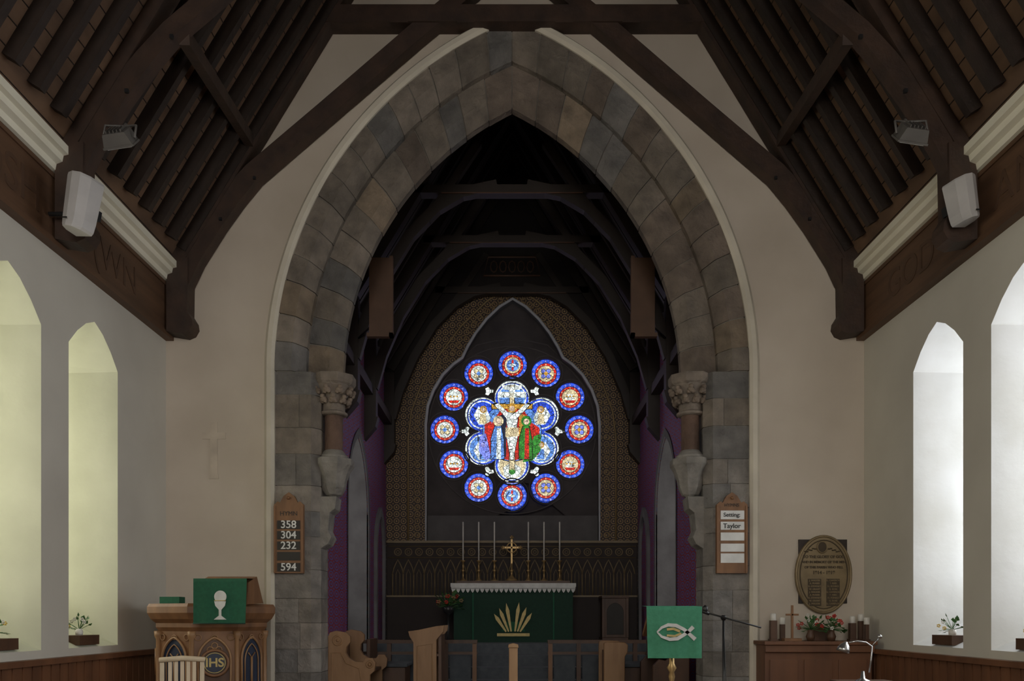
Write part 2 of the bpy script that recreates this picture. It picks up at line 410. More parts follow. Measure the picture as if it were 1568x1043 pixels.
# ------------------------------------------------------------------ nave roof
b = B()
for side in (-1, 1):
    e = CX+side*(HW+.05); ez = EAVE-SL*.05
    nx = side*SL/math.hypot(1, SL)*.05; nz = 1/math.hypot(1, SL)*.05
    b.prism([(e, ez), (CX, RIDGE), (CX, RIDGE+.08), (e+nx, ez+nz)], Y0-.1, YA, 'xz', 0)
    y = Y0+.2
    while y < YA-.15:
        b.band([(CX+side*(HW-.24), EAVE+.24*SL-.08), (CX+side*.02, RIDGE-.11)], .15, y-.036, y+.036, 1); y += .30
    k = .15
    while k < HW:
        xx = CX+side*(HW-k); zz = EAVE+SL*k
        b.beam((xx, Y0, zz-.002), (xx, YA-.01, zz-.002), .007, .007, 1); k += .085
b.obj('ceiling_nave', ['board', 'wood_d'])
def nave_truss(y, w=.16, bt=1.0):
    b = B(); y0, y1 = y-w/2, y+w/2
    for s in (-1, 1):
        def q(p): return (CX+s*p[0], p[1])
        b.prism([q(p) for p in [(3.90, 5.62), (3.66, 5.62), (3.67, 5.02), (3.62, 4.94), (3.61, 4.87), (3.65, 4.80), (3.72, 4.77), (3.90, 4.80)]], y0-.03, y1+.03, 'xz', 0)
        b.band([q(p) for p in [(3.80, 5.28), (3.63, 5.64), (3.39, 6.06), (3.17, 6.35), (2.95, 6.60), (2.12, 7.31), (1.1, 8.19), (.34, 8.82), (-.7, 9.68)]], [t*bt for t in [.20, .20, .24, .22, .20, .19, .19, .19, .18]], y0, y1)
        b.band([q((HW-.12, EAVE+.12*SL-.13)), q((.0, RIDGE-.15))], .16*bt, y0-.01, y1+.01)
        for (px, pz) in ((3.30, 6.12), (2.92, 6.58)):
            b.box((CX+s*px, y0-.012, pz-.06), (.03, .025, .03), 1)
    b.bb(CX-2.18, CX+2.18, y0-.02, y1+.02, 8.27, 8.46)
    for xx in (-1.9, -1.3, -.55, .55, 1.3, 1.9): b.bb(CX+xx-.1, CX+xx+.1, y0-.025, y0-.02, 8.255, 8.275, 0)
    return b
nave_truss(8.87).obj('roof_truss', ['wood_t', 'black'])
nave_truss(6.72, .13, .72).obj('roof_truss', ['wood_t', 'black'])
nave_truss(2.6, .13, .8).obj('roof_truss', ['wood_t', 'black'])
b = B()
for s in (-1, 1):
    b.beam((CX+s*2.86, 6.75, 6.60), (CX+s*2.98, 8.85, 6.95), .09, .13)
    b.beam((CX+s*2.55, 2.6, 7.25), (CX+s*2.55, 6.8, 7.25), .14, .18)
b.obj('roof_purlin_braces', ['wood_t'])

# ------------------------------------------------------------------ chancel shell
def arch2(y0, y1, z0, sp, apx, n=8):
    m = (y0+y1)/2; w = (y1-y0)/2; h = apx-sp; Rr = (w*w+h*h)/(2*w); c = Rr-w; fm = math.acos(c/Rr)
    rt = [(m+Rr*cos(fm*i/n)-c, sp+Rr*sin(fm*i/n)) for i in range(n+1)]
    lf = [(2*m-p[0], p[1]) for p in rt[-2::-1]]
    return [(y0, z0), (y1, z0)]+rt+lf
M['pane_ch'] = panemat('chancel_light', (.85, .92, 1), 5)
M['pane_chap'] = panemat('chapel_light', (1, .95, .9), 3)
for side, wn in ((-1, 'left'), (1, 'right')):
    x = side*CW
    op = arch2(10.75, 12.25, .5, 3.2, 4.25)
    plate('wall_chancel_'+wn, [(YB, 0), (YE, 0), (YE, CE), (YB, CE)], [op], x, x+side*.02, 'redtile', plane='yz')
    b = B(); n = len(op)
    b.add([(x-side*.01, p[0], p[1]) for p in op]+[(x+side*.32, p[0], p[1]) for p in op], [(i, (i+1) % n, n+(i+1) % n, n+i) for i in range(n)], 0)
    op2 = arch2(10.68, 12.36, .5, 3.2, 4.38)
    b.add([(x-side*.012, p[0], p[1]) for p in op]+[(x-side*.012, p[0], p[1]) for p in op2], [(i, (i+1) % n, n+(i+1) % n, n+i) for i in range(1, n)], 0)
    b.bb(x+side*1.6, x+side*1.65, 9.4, 13.6, 0, 5, 1); b.bb(x+side*.02, x+side*1.6, 13.4, 13.45, 0, 5, 1)
    b.bb(x+side*.4, x+side*1.6, 9.4, 9.44, 0, 5, 1); b.bb(x+side*.02, x+side*1.6, 9.4, 13.45, 5, 5.05, 2); b.bb(x+side*.02, x+side*1.6, 9.4, 13.45, .45, .5, 2)
    b.prism([(10.9, 2.0), (12.1, 2.0), (12.1, 3.6), (11.5, 4.4), (10.9, 3.6)], x+side*1.57, x+side*1.6, 'yz', 3)  # unseen glowing pane added to brighten the chapel
    b.obj('wall_side_chapel_'+wn, ['cstone', 'redtile', 'cboard', 'pane_chap'], recalc=False)
    b = B(); a1 = arch2(12.75, 13.7, 1.2, 2.75, 3.45); a2 = arch2(12.87, 13.58, 1.2, 2.75, 3.30); n = len(a1); xw = x-side*.002
    b.add([(x-side*.05, p[0], p[1]) for p in a1]+[(x-side*.05, p[0], p[1]) for p in a2]+[(xw, p[0], p[1]) for p in a1]+[(xw, p[0], p[1]) for p in a2],
          [(i, (i+1) % n, n+(i+1) % n, n+i) for i in range(1, n)]+[(i, (i+1) % n, 2*n+(i+1) % n, 2*n+i) for i in range(1, n)]+[(n+i, n+(i+1) % n, 3*n+(i+1) % n, 3*n+i) for i in range(1, n)], 0)
    b.obj('sedilia_niche', ['cstone'], recalc=False)
    b = B(); b.prism([(12.25, 5.30), (12.8, 5.30), (12.8, 5.75), (12.52, 5.92), (12.25, 5.75)], x, x-side*.02, 'yz', 0)
    b.tube([(x-side*.03, p[0], p[1]) for p in [(12.25, 5.30), (12.8, 5.30), (12.8, 5.75), (12.52, 5.92), (12.25, 5.75)]], .03, 6, 1, True)
    for yy in (12.43, 12.62): b.bb(x-side*.02, x-side*.035, yy-.01, yy+.01, 5.3, 5.85, 2)
    b.obj('window_chancel_'+wn, ['pane_ch', 'cstone', 'black'])
    b = B(); b.bb(x-side*.0, x-side*.14, YB, YE, 4.98, 5.12, 0); b.bb(x, x-side*.09, YB, YE, 5.12, 5.22, 0)
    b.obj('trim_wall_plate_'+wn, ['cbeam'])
# roof
b = B()
for side in (-1, 1):
    b.prism([(side*(CW+.05), CE-.08), (0, CR), (0, CR+.08), (side*(CW+.1), CE-.02)], YB, YE+.05, 'xz', 0)
    y = YB+.15
    while y < YE: b.band([(side*(CW-.08), CE+.05), (side*.02, CR-.1)], .1, y-.03, y+.03, 1); y += .36
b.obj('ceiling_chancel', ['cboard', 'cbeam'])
bp_ = [(2.12, 5.1), (1.98, 5.6), (1.72, 6.2), (1.38, 6.75), (1.02, 7.12), (.68, 7.32), (.2, 7.42)]
for y in (10.6, 12.0, 13.85):
    b = B()
    for s in (-1, 1):
        b.band([(s*p[0], p[1]) for p in bp_], .14, y-.06, y+.06)
        b.band([(s*(CW-.1), CE+.02), (0, CR-.16)], .18, y-.08, y+.08)
        b.bb(s*CW, s*2.07, y-.08, y+.08, 4.65, 5.9); b.prism([(s*CW, 4.65), (s*2.04, 4.65), (s*2.08, 4.5), (s*CW, 4.3)], y-.08, y+.08, 'xz')
        b.beam((s*1.15, y, 6.95), (s*.45, y, 8.0), .1, .1)
    b.bb(-1.35, 1.35, y-.08, y+.08, 7.30, 7.41)
    b.bb(-.95, .95, y-.085, y-.07, 7.29, 7.305, 1)  # paler strip paints the lit lower edge of the collar
    if y > 13:   # dark sheet added to keep the gable dim, plus a carved lozenge panel
        b.prism([(s_*p[0], p[1]) for s_, p in [(-1, q) for q in bp_]+[(1, q) for q in bp_[::-1]]]+[(CW-.02, CE-.05), (0, CR-.05), (-CW+.02, CE-.05)], y-.02, y+.02, 'xz', 2)
        b.tube([(-.5, y-.03, 7.62), (.5, y-.03, 7.62), (.42, y-.03, 7.95), (-.42, y-.03, 7.95)], .02, 6, 1, True)
        for i in range(5): b.tube([(-.32+.16*i+.06*cos(k*pi/4), y-.03, 7.78+.1*sin(k*pi/4)) for k in range(8)], .012, 5, 1, True)
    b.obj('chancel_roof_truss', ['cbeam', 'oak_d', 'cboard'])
for s in (-1, 1):
    b = B(); b.bb(s*1.58, s*1.86, 10.2, 10.26, 5.28, 6.28, 0); b.bb(s*1.55, s*1.89, 10.19, 10.27, 5.25, 5.30, 0); b.bb(s*1.55, s*1.60, 10.19, 10.27, 5.25, 6.3, 0)
    b.tube([(s*1.7, 10.26, 5.95), (s*1.8, 10.53, 6.05)], .015, 6, 1); b.tube([(s*1.8, 10.26, 5.45), (s*2.06, 10.53, 5.35)], .015, 6, 1)
    b.obj('heater_panel', ['heater', 'black'])

# ------------------------------------------------------------------ east wall and window
def E(u, v, d=YE): return (X(u, d), Z(v, d))
half = [(785, 458), (765, 470), (745, 489), (728, 511), (716, 531), (708, 548), (694, 558), (678, 574), (664, 597), (655, 622), (652, 650), (652, 831)]
eo = [E(*p) for p in half]+[E(1570-p[0], p[1]) for p in half[:0:-1]]
plate('wall_east', [(-CW, 0), (CW, 0), (CW, CE), (0, CR), (-CW, CE)], [eo], YE, YE+.02, 'golddiaper')
YG = 14.25
win = bpy.data.objects.new('window_stained_glass', None); S.collection.objects.link(win)
b = B(); n = len(eo)
b.add([(p[0], YE-.02, p[1]) for p in eo]+[(p[0], YG+.09, p[1]) for p in eo], [(i, (i+1) % n, n+(i+1) % n, n+i) for i in range(n)], 0)
b.obj('splay', ['cstone'], win, recalc=False)
b = B(); b.prism([(p[0]*1.02, p[1]) for p in eo], YG+.08, YG+.12); b.obj('back_plate', ['tracery'], win)  # added plate behind the tracery, blocks stray outside light
b = B(); b.tube([(p[0], YE-.015, p[1]) for p in eo], .026, 8, 0, True); b.obj('moulding', ['pale'], win)
b = B()
lo = [(x*1.0, z) for x, z in [E(785, 436), E(745, 462), E(706, 500), E(672, 545), E(645, 590), E(630, 630), E(625, 670), E(625, 831)]]
for s in (-1, 1):
    b.tube([(s*abs(p[0]) if abs(p[0]) > .05 else 0, YE-.01, p[1]) for p in lo], .018, 6, 0)
    for (xa, za), (xb_, zb_) in zip([E(*p) for p in [(783, 449), (738, 480), (714, 512), (690, 545), (662, 575), (646, 612), (638, 650)]], [E(*p) for p in [(738, 480), (714, 512), (690, 545), (662, 575), (646, 612), (638, 650), (638, 826)]]):
        ln = math.hypot(xb_-xa, zb_-za); k = max(1, int(ln/.15))
        for i in range(k):
            t = (i+.5)/k; xx = xa+(xb_-xa)*t; zz = za+(zb_-za)*t
            b.tube([(s*abs(xx)+.045*cos(q*pi/4), YE-.006, zz+.045*sin(q*pi/4)) for q in range(8)], .010, 5, 0, True)
b.obj('painted_border', ['goldp'], win)
GC = (784, 661)
def G(u, v): return (X(u, YG), Z(v, YG))
kx = YG/F
discs = [(785, 559), (733, 572), (836, 572), (695, 608), (873, 608), (681, 658), (887, 658), (695, 711), (873, 711), (733, 747), (836, 747), (784, 759)]
def circ(c, r, n=32, o=0.0): return [(c[0]+r*cos(2*pi*(i+o)/n), c[1]+r*sin(2*pi*(i+o)/n)) for i in range(n)]
def foil(k=1.0, n=120):
    o = []
    for i in range(n):
        t = 2*pi*i/n; a = ((t-pi/2+pi/6) % (pi/3))-pi/6
        d = 52; rl = 26.6
        r = d*cos(a)+math.sqrt(max(0, rl*rl-(d*sin(a))**2))
        o.append(G(GC[0]+r*k*cos(t), GC[1]-r*k*sin(t)))
    return o
holes = [circ(G(*c), 22*kx, 32, .13+.07*i) for i, c in enumerate(discs)]+[foil()]
slv = []
for i in range(6):
    t = i*pi/3; c = (GC[0]+71*cos(t), GC[1]-71*sin(t))
    h = []
    for k in range(24):
        a = 2*pi*k/24+.05+.03*i; r = 6.5+2.5*cos(3*(a-t))
        h.append(G(c[0]+r*cos(a), c[1]-r*sin(a)))
    slv.append(h)
holes += slv
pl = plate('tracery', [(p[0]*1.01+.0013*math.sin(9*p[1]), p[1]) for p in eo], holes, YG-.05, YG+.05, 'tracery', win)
md = pl.modifiers.new('b', 'BEVEL'); md.width = .012; md.segments = 2; md.limit_method = 'ANGLE'; md.angle_limit = 1.2
b = B()
for c in discs: b.tube([(p[0], YG-.052, p[1]) for p in circ(G(*c), 25.5*kx)], .012, 6, 0, True)
b.tube([(p[0], YG-.052, p[1]) for p in foil(1.05)], .014, 6, 0, True)
b.tube([(p[0], YG-.052, p[1]) for p in circ(G(784, 660), 128*kx, 64) if Z(790, YG) < p[1]], .014, 6, 0)
for s in (-1, 1): b.tube([(s*abs(G(u, v)[0]-X(784, YG)), YG-.052, G(u, v)[1]) for u, v in [(714, 545), (730, 530), (757, 524), (784, 522)]], .012, 6, 0)
b.obj('tracery_rolls', ['tracery2'], win)
b = B()
b.prism([E(655, 790, YG-.06), E(915, 790, YG-.06), E(915, 831, YG-.06), E(655, 831, YG-.06)], YG-.09, YG-.05, 'xz')
b.obj('sill_panel', ['sill'], win)
cols = {'gblue': ((.03, .10, .85), 1.0), 'glil': ((.22, .28, .95), 1.1), 'gred': ((.85, .03, .015), .8), 'gwhite': ((.80, .88, .84), 1.1),
        'gcream': ((.90, .75, .45), .9), 'ggold': ((.85, .45, .06), .8), 'ggreen': ((.05, .38, .04), .7), 'gdark': ((.02, .03, .08), .5), 'gflesh': ((.9, .66, .48), .9), 'gsky': ((.14, .34, .90), .95)}
names = list(cols)
for k, (c, s_) in cols.items(): M[k] = glassmat(k, c, s_, 16 if k in ('gblue', 'gwhite', 'gsky') else 24)
M['gblack'] = mat('lead', (.01, .01, .01), .5)
gm = names+['gblack']; gi = {k: i for i, k in enumerate(gm)}
b = B()
def gp(pts, k, z):
    q = [(p[0], YG+.03-.003*z, p[1]) for p in pts]; b.add(q, [tuple(range(len(q)))], gi[k])
def gring(c, r, k, z): gp(circ(c, r), k, z)
for j, c0 in enumerate(discs):
    c = G(*c0); alt = j % 2
    gring(c, 22.5*kx, 'gblue', 0)
    for i in range(16):
        a = 2*pi*i/16; gring((c[0]+19*kx*cos(a), c[1]+19*kx*sin(a)), 1.7*kx, 'glil', 1)
    gring(c, 16.6*kx, 'gblack', 2); gring(c, 16*kx, 'gred', 3)
    for i in range(12):
        a = 2*pi*i/12; gring((c[0]+14.3*kx*cos(a), c[1]+14.3*kx*sin(a)), .9*kx, 'gcream', 4)
    gring(c, 12.8*kx, 'gblack', 4); gring(c, 12.2*kx, 'gwhite' if alt else 'gcream', 5)
    if j == 0 or j == 11:
        gring(c, 9.5*kx, 'gsky', 6)
        gp([(c[0]-1.5*kx, c[1]-8*kx), (c[0]+1.5*kx, c[1]-8*kx), (c[0]+1.5*kx, c[1]+8*kx), (c[0]-1.5*kx, c[1]+8*kx)], 'gred', 7)
        gp([(c[0]-6*kx, c[1]), (c[0], c[1]+3*kx), (c[0]+6*kx, c[1]), (c[0], c[1]-3*kx)], 'gwhite', 8)
    elif c0[1] in (608, 711):
        gp([(c[0]+p*kx, c[1]+q*kx) for p, q in [(-8, -2), (-5, 4), (0, 5), (5, 4), (8, -2), (3, -5), (-3, -5)]], 'gwhite', 6)
        for p in (-5, 0, 5): gring((c[0]+p*kx, c[1]+1*kx), 1.5*kx, 'ggold', 7)
        gp([(c[0]-9*kx, c[1]-5*kx), (c[0]+9*kx, c[1]-5*kx), (c[0]+6*kx, c[1]-9*kx), (c[0]-6*kx, c[1]-9*kx)], 'gred', 7)
    else:
        for i in range(4):
            a = pi/2*i+pi/4
            gring((c[0]+5.5*kx*cos(a), c[1]+5.5*kx*sin(a)), 3.8*kx, 'gblack', 6); gring((c[0]+5.5*kx*cos(a), c[1]+5.5*kx*sin(a)), 3.1*kx, 'gcream' if alt else 'glil', 7)
        gring(c, 3*kx, 'gsky' if alt else 'ggold', 8)
gp(foil(1.01), 'gwhite', 0); gp(foil(.965), 'gblack', 1); gp(foil(.95), 'gblue', 2)
for i in range(6):
    t = pi/2+i*pi/3; c = (GC[0]+52*cos(t), GC[1]-52*sin(t)); c_ = G(*c)
    gring(c_, 22*kx, 'gwhite', 3); gring(c_, 20*kx, ('gsky', 'gblue')[i % 2] if i != 3 else 'gcream', 4)
def U(pts, k, z): gp([G(*p) for p in pts], k, z)
def D(u, v, r, k, z): gring(G(u, v), r*kx, k, z)
D(784, 661, 46, 'gblack', 5); D(784, 661, 45, 'gsky', 6)
for (u, v, s_) in ((739, 634, 1), (829, 634, -1), (739, 688, 1), (829, 688, -1)):
    U([(u-14*s_, v+2), (u-6*s_, v-12), (u, v-3), (u+6*s_, v-8), (u+12*s_, v+6), (u+9*s_, v+17), (u-6*s_, v+16)], 'gwhite', 8)
    U([(u-4*s_, v), (u+4*s_, v), (u+7*s_, v+15), (u-5*s_, v+15)], 'gcream' if v < 660 else 'gsky', 9)
    D(u+1*s_, v-7, 5.5, 'ggold', 9); D(u+1*s_, v-6.5, 3.4, 'gflesh', 10)
U([(740, 690), (760, 700), (784, 706), (808, 700), (828, 690), (816, 650), (800, 625), (768, 625), (752, 650)], 'gred', 7)
U([(757, 640), (775, 632), (775, 700), (757, 700)], 'gdark', 8); U([(795, 632), (812, 640), (812, 700), (795, 700)], 'ggold', 8)
U([(780, 590), (788, 590), (789, 720), (779, 720)], 'gblack', 9); U([(781, 590), (787, 590), (788, 720), (780, 720)], 'gcream', 10)
U([(752, 618), (816, 618), (816, 627), (752, 627)], 'gblack', 9); U([(753, 619), (815, 619), (815, 626), (753, 626)], 'ggold', 10)
U([(762, 600), (806, 600), (806, 609), (762, 609)], 'gwhite', 10)
chr_ = [(757, 620), (763, 618), (778, 632), (790, 632), (805, 618), (811, 620), (793, 640), (791, 655), (793, 666), (788, 692), (786, 704), (782, 704), (780, 692), (775, 666), (777, 655), (775, 640)]
U([(784+(u-784)*1.12, 660+(v-660)*1.04) for u, v in chr_], 'gblack', 11); U(chr_, 'gwhite', 12)
U([(774, 655), (794, 655), (795, 668), (774, 670)], 'gcream', 13)
D(784, 625, 7.5, 'ggold', 12); D(784, 626, 4.2, 'gflesh', 13)
for (u, s_, robe, under) in ((763, 1, 'gsky', 'gwhite'), (806, -1, 'ggreen', 'gred')):
    U([(u-6, 652), (u+5, 652), (u+9, 672), (u+10, 704), (u-12, 704), (u-12, 672)], 'gblack', 11)
    U([(u-5, 653), (u+4, 653), (u+8, 672), (u+9, 703), (u-11, 703), (u-11, 672)], robe, 12)
    U([(u-2, 656), (u+4, 656), (u+4, 703), (u-3, 703)], under, 13)
    D(u, 645, 8, 'gcream' if s_ > 0 else 'ggreen', 12); D(u, 646, 4.5, 'gflesh', 13)
U([(742, 650), (752, 645), (757, 668), (753, 700), (742, 694)], 'gred', 9); U([(815, 648), (826, 655), (826, 695), (816, 702)], 'gred', 9)
U([(818, 668), (828, 664), (828, 690), (815, 706), (800, 708)], 'ggreen', 10)
U([(735, 668), (744, 664), (752, 700), (744, 706), (733, 690)], 'glil', 10)
U([(770, 716), (784, 708), (798, 716), (796, 728), (784, 734), (772, 728)], 'gwhite', 9); D(784, 722, 5, 'ggreen', 10)
U([(768, 590), (800, 590), (796, 597), (772, 597)], 'gwhite', 9); D(784, 597, 5, 'gwhite', 11)
for h in slv: gp(h, 'gwhite', 0)
b.obj('glass', gm, win, recalc=False)

# reredos / dado arcade
b = B(); zt = Z(832, 13.95); zb = Z(912, 13.95)
b.bb(-CW+.02, CW-.02, 13.92, 13.99, 1.2, zt, 0)
b.bb(-CW+.02, CW-.02, 13.88, 13.99, zt, zt+.04, 1); b.bb(-CW+.02, CW-.02, 13.89, 13.92, zb-.03, zb, 1)
un = .187; n = 23
for i in range(n):
    x = -CW+.13+un*i
    b.tube([(x+un/2+.062*cos(a*pi/6), 13.915, zt-.16+.062*sin(a*pi/6)) for a in range(12)], .012, 5, 1, True)
    b.tube([(x+un/2+.03*cos(a*pi/3), 13.915, zt-.16+.03*sin(a*pi/3)) for a in range(6)], .008, 5, 1, True)
    b.tube([(x, 13.91, zb), (x, 13.91, zt-.55)], .014, 6, 1)
    b.tube([(x, 13.91, zt-.55), (x+.02, 13.91, zt-.45), (x+.055, 13.91, zt-.37), (x+un/2, 13.91, zt-.30), (x+un-.055, 13.91, zt-.37), (x+un-.02, 13.91, zt-.45), (x+un, 13.91, zt-.55)], .012, 5, 1)
    b.tube([(x+un/2-.035, 13.91, zb), (x+un/2-.035, 13.91, zt-.55), (x+un/2, 13.91, zt-.47), (x+un/2+.035, 13.91, zt-.55), (x+un/2+.035, 13.91, zb)], .008, 5, 1)
b.tube([(-CW+.05, 13.915, zt-.06), (CW-.05, 13.915, zt-.06)], .01, 5, 1); b.tube([(-CW+.05, 13.915, zt-.26), (CW-.05, 13.915, zt-.26)], .01, 5, 1)
b.obj('reredos_arcade', ['dado', 'goldpd'])

# altar
SF = 1.18
b = B(); ax0, ax1 = X(692, 13), X(880, 13)
b.bb(ax0+.03, ax1-.03, 13.0, 13.7, SF, 2.10, 0); b.bb(ax0-.02, ax1+.02, 12.96, 13.74, 2.10, 2.16, 1)
b.bb(ax0-.01, ax1+.01, 12.95, 12.96, 2.07, 2.16, 1)
w = (ax1-ax0+.02)/26
for i in range(26):
    x = ax0-.01+i*w; b.prism([(x, 2.075), (x+w, 2.075), (x+w*.8, 2.03), (x+w/2, 2.0), (x+w*.2, 2.03)], 12.95, 12.955, 'xz', 1)
b.bb(ax0+.05, ax1-.05, 13.4, 13.72, 2.16, 2.22, 4)
xm = (ax0+ax1)/2
b.bb(xm-.27, xm+.27, 12.975, 13.0, 1.28, 1.33, 2)
for a in (-34, -22, -10, 8, 20, 32):
    t = math.radians(a); r = .56-.005*abs(a)
    c, s_ = cos(t), sin(t); bx = xm+a*.003
    P = lambda q, h: (bx+q*c+h*s_, 1.33+h*c-q*s_)
    b.prism([P(-.012, .03), P(-.03, r*.75), P(0, r), P(.03, r*.75), P(.012, .03)], 12.97, 13.0, 'xz', 2)
b.prism([(xm-.2, 1.36), (xm+.2, 1.36), (xm+.12, 1.52), (xm-.12, 1.52)], 12.985, 13.0, 'xz', 3)
for xx in (ax0+.35, ax1-.35): b.bb(xx-.012, xx+.012, 12.992, 13.0, SF, 2.05, 3)
b.obj('altar', ['green_d', 'white', 'gold', 'green', 'oak_d'])
def stick(x, y, z, h, ch, s=1):
    b = B()
    b.lathe([(.055*s, 0), (.055*s, .012), (.03*s, .03), (.014*s, .06), (.014*s, h*.45), (.03*s, h*.5), (.014*s, h*.56), (.014*s, h*.9), (.035*s, h*.95), (.035*s, h)], (x, y, z), 12, 0)
    b.lathe([(.011*s, h), (.011*s, h+ch), (.003, h+ch+.01)], (x, y, z), 10, 1)
    b.obj('altar_candlestick', ['brass', 'wax'])
for u in (709, 733, 757, 809, 833, 857):
    stick(X(u, 13.55), 13.55, 2.22, .36, Z(800, 13.55)-2.22-.36, 1.15)
b = B(); cx = X(783.5, 13.5); z0 = 2.22
b.lathe([(.10, 0), (.10, .02), (.06, .05), (.02, .10), (.02, .16), (.035, .18), (.015, .2), (.015, .3)], (cx, 13.5, z0), 14, 0)
b.bb(cx-.014, cx+.014, 13.49, 13.51, z0+.28, z0+.74); b.bb(cx-.15, cx+.15, 13.49, 13.51, z0+.56, z0+.59)
b.tube([(cx+.085*cos(i*pi/10), 13.5, z0+.575+.085*sin(i*pi/10)) for i in range(20)], .012, 6, 0, True)
for dx, dz in ((-.15, .575), (.15, .575), (0, .75)):
    for e, f in ((0, .02), (.02, 0), (-.02, 0), (0, -.02)): b.ball((cx+dx+e, 13.5, z0+dz+f), .018)
b.obj('altar_cross', ['brass'])

def foliage(b, c, r, n, leaf=0, fl=(1,), seed=1):
    rnd = random.Random(seed)
    for i in range(n):
        a = rnd.uniform(0, 2*pi); e = rnd.uniform(-.2, 1.3); d = Vector((cos(a)*cos(e), sin(a)*cos(e), sin(e)))
        p = Vector(c)+d*r*rnd.uniform(.5, 1); t = d.cross(Vector((.3, .2, 1))).normalized()*r*.14; q = p+d*r*.35
        mid = (p+q)/2
        b.add([p, mid+t, q, mid-t+Vector((0, 0, -.01))], [(0, 1, 2, 3)], leaf)
        b.tube([Vector(c), p], r*.02, 4, leaf)
    for i in range(n//3):
        a = rnd.uniform(0, 2*pi); e = rnd.uniform(0, 1.4); d = Vector((cos(a)*cos(e), sin(a)*cos(e), sin(e)))
        p = Vector(c)+d*r*rnd.uniform(.7, 1.1); m = rnd.choice(fl)
        for k in range(5):
            b.ball(p+Vector((cos(k*1.257), 0, sin(k*1.257)))*r*.09, r*.075, m, seg=6)
b = B(); fx, fy = X(686, 12.75), 12.78
b.lathe([(.12, 0), (.12, .02), (.02, .05), (.02, .45), (.08, .5), (.10, .58), (.07, .6)], (fx, fy, SF), 12, 3)
foliage(b, (fx, fy, SF+.58), .24, 44, 0, (1, 2, 4), 3); b.obj('flower_arrangement', ['leaf', 'oak_m', 'red', 'black', 'goldp'])

# credence table right of altar
b = B(); x0, x1 = X(922, 13.5), X(958, 13.5)
b.bb(x0-.03, x1+.03, 13.3, 13.8, 1.92, 1.96); b.bb(x0, x1, 13.33, 13.78, 1.25, 1.92)
b.bb(x0-.02, x1+.02, 13.31, 13.8, SF, 1.25)
for xx in (x0, x1): b.bb(xx-.025, xx+.025, 13.3, 13.33, 1.25, 1.92)
b.prism(arch2(x0+.06, x1-.06, 1.3, 1.68, 1.84), 13.32, 13.33, 'xz', 1)
b.obj('credence_cabinet', ['oak_d', 'slot'], bevel=.005)
# communion rails
for s, xa, xb in ((-1, -2.22, X(731, 11.3)), (1, X(865, 11.3)-.25, 2.22)):
    b = B(); b.bb(xa, xb, 11.24, 11.36, 1.22, 1.27, 0); b.bb(xa, xb, 11.28, 11.32, 1.06, 1.10, 0); b.bb(xa, xb, 11.28, 11.32, .56, .6, 0)
    for i in range(5):
        x = xa+.04+(xb-xa-.08)*i/4; b.bb(x-.03, x+.03, 11.27, 11.33, .5, 1.22, 1 if (i == (4 if s < 0 else 0)) else 0)
    for i in range(4):
        x = xa+.04+(xb-xa-.08)*(i+.5)/4; b.bb(x-.15, x+.15, 11.29, 11.31, .62, 1.04, 2)
    b.obj('communion_rail', ['oak_d', 'oak', 'carpet'])

# choir stalls
def stall(d, prof, ln, back=1):
    b = B(); pts = [(X(u, d), max(.5, Z(v, d))) for u, v in prof]
    b.prism(pts, d, d+.07, 'xz', 0); b.prism(pts, d+ln, d+ln+.07, 'xz', 0)
    xs = [p[0] for p in pts]; lo, hi = min(xs), max(xs); top = max(p[1] for p in pts)
    xb = lo+.06 if back < 0 else hi-.06
    b.bb(xb-.02, xb+.02, d+.07, d+ln, .6, top-.12, 1); b.bb(lo+.05, hi-.08, d+.07, d+ln, .92 if hi-lo > .5 else 1.1, .95 if hi-lo > .5 else 1.13, 1)
    return b, pts
ds = 9.42
b, pts = stall(ds, [(502, 1095), (502, 975), (505, 969), (514, 966), (530, 969), (536, 975), (536, 984), (530, 991), (529, 1000), (534, 1008), (545, 1014), (556, 1014), (560, 1008), (570, 1008), (575, 1015), (573, 1028), (566, 1034), (566, 1095)], .9, back=-1)
for cxu, cyv, r in ((517, 981, .055), (566, 1018, .035)):
    c = (X(cxu, ds), Z(cyv, ds))
    b.tube([(c[0]+r*cos(i*pi/8), ds-.002, c[1]+r*sin(i*pi/8)) for i in range(16)], .012, 6, 0, True); b.ball((c[0], ds-.002, c[1]), .02)
c0 = [(508, 1060), (508, 1000), (522, 1000), (530, 1016), (550, 1024), (556, 1060)]
b.tube([(X(u, ds), ds-.002, Z(v, ds)) for u, v in c0], .008, 5, 0, True)
b.obj('choir_stall', ['oak_m', 'oak_d'], bevel=.01)
prof = [(633, 1095), (633, 984), (627, 975), (625, 967), (640, 965), (668, 959), (680, 958), (679, 967), (668, 980), (668, 1095)]
b, pts = stall(9.9, prof, .58, back=1); b.tube([(X(u, 9.9), 9.9, Z(v, 9.9)) for u, v in [(639, 1065), (639, 990), (662, 986), (662, 1065)]], .008, 5, 0, True)
b.obj('choir_desk', ['oak_m', 'oak_d'], bevel=.01)
prof = [(925, 1095), (925, 985), (930, 983), (957, 984), (962, 988), (961, 1000), (957, 1006), (957, 1095)]
b, pts = stall(9.9, prof, .58, back=-1); b.obj('choir_desk', ['oak_m', 'oak_d'], bevel=.01)
b, pts = stall(ds, [(1000, 1095), (1000, 1020), (1010, 1010), (1020, 1012), (1030, 1004), (1030, 985), (1040, 980), (1052, 982), (1056, 990), (1056, 1095)], .9, back=1)
b.obj('choir_stall', ['oak_d', 'oak_d'], bevel=.01)
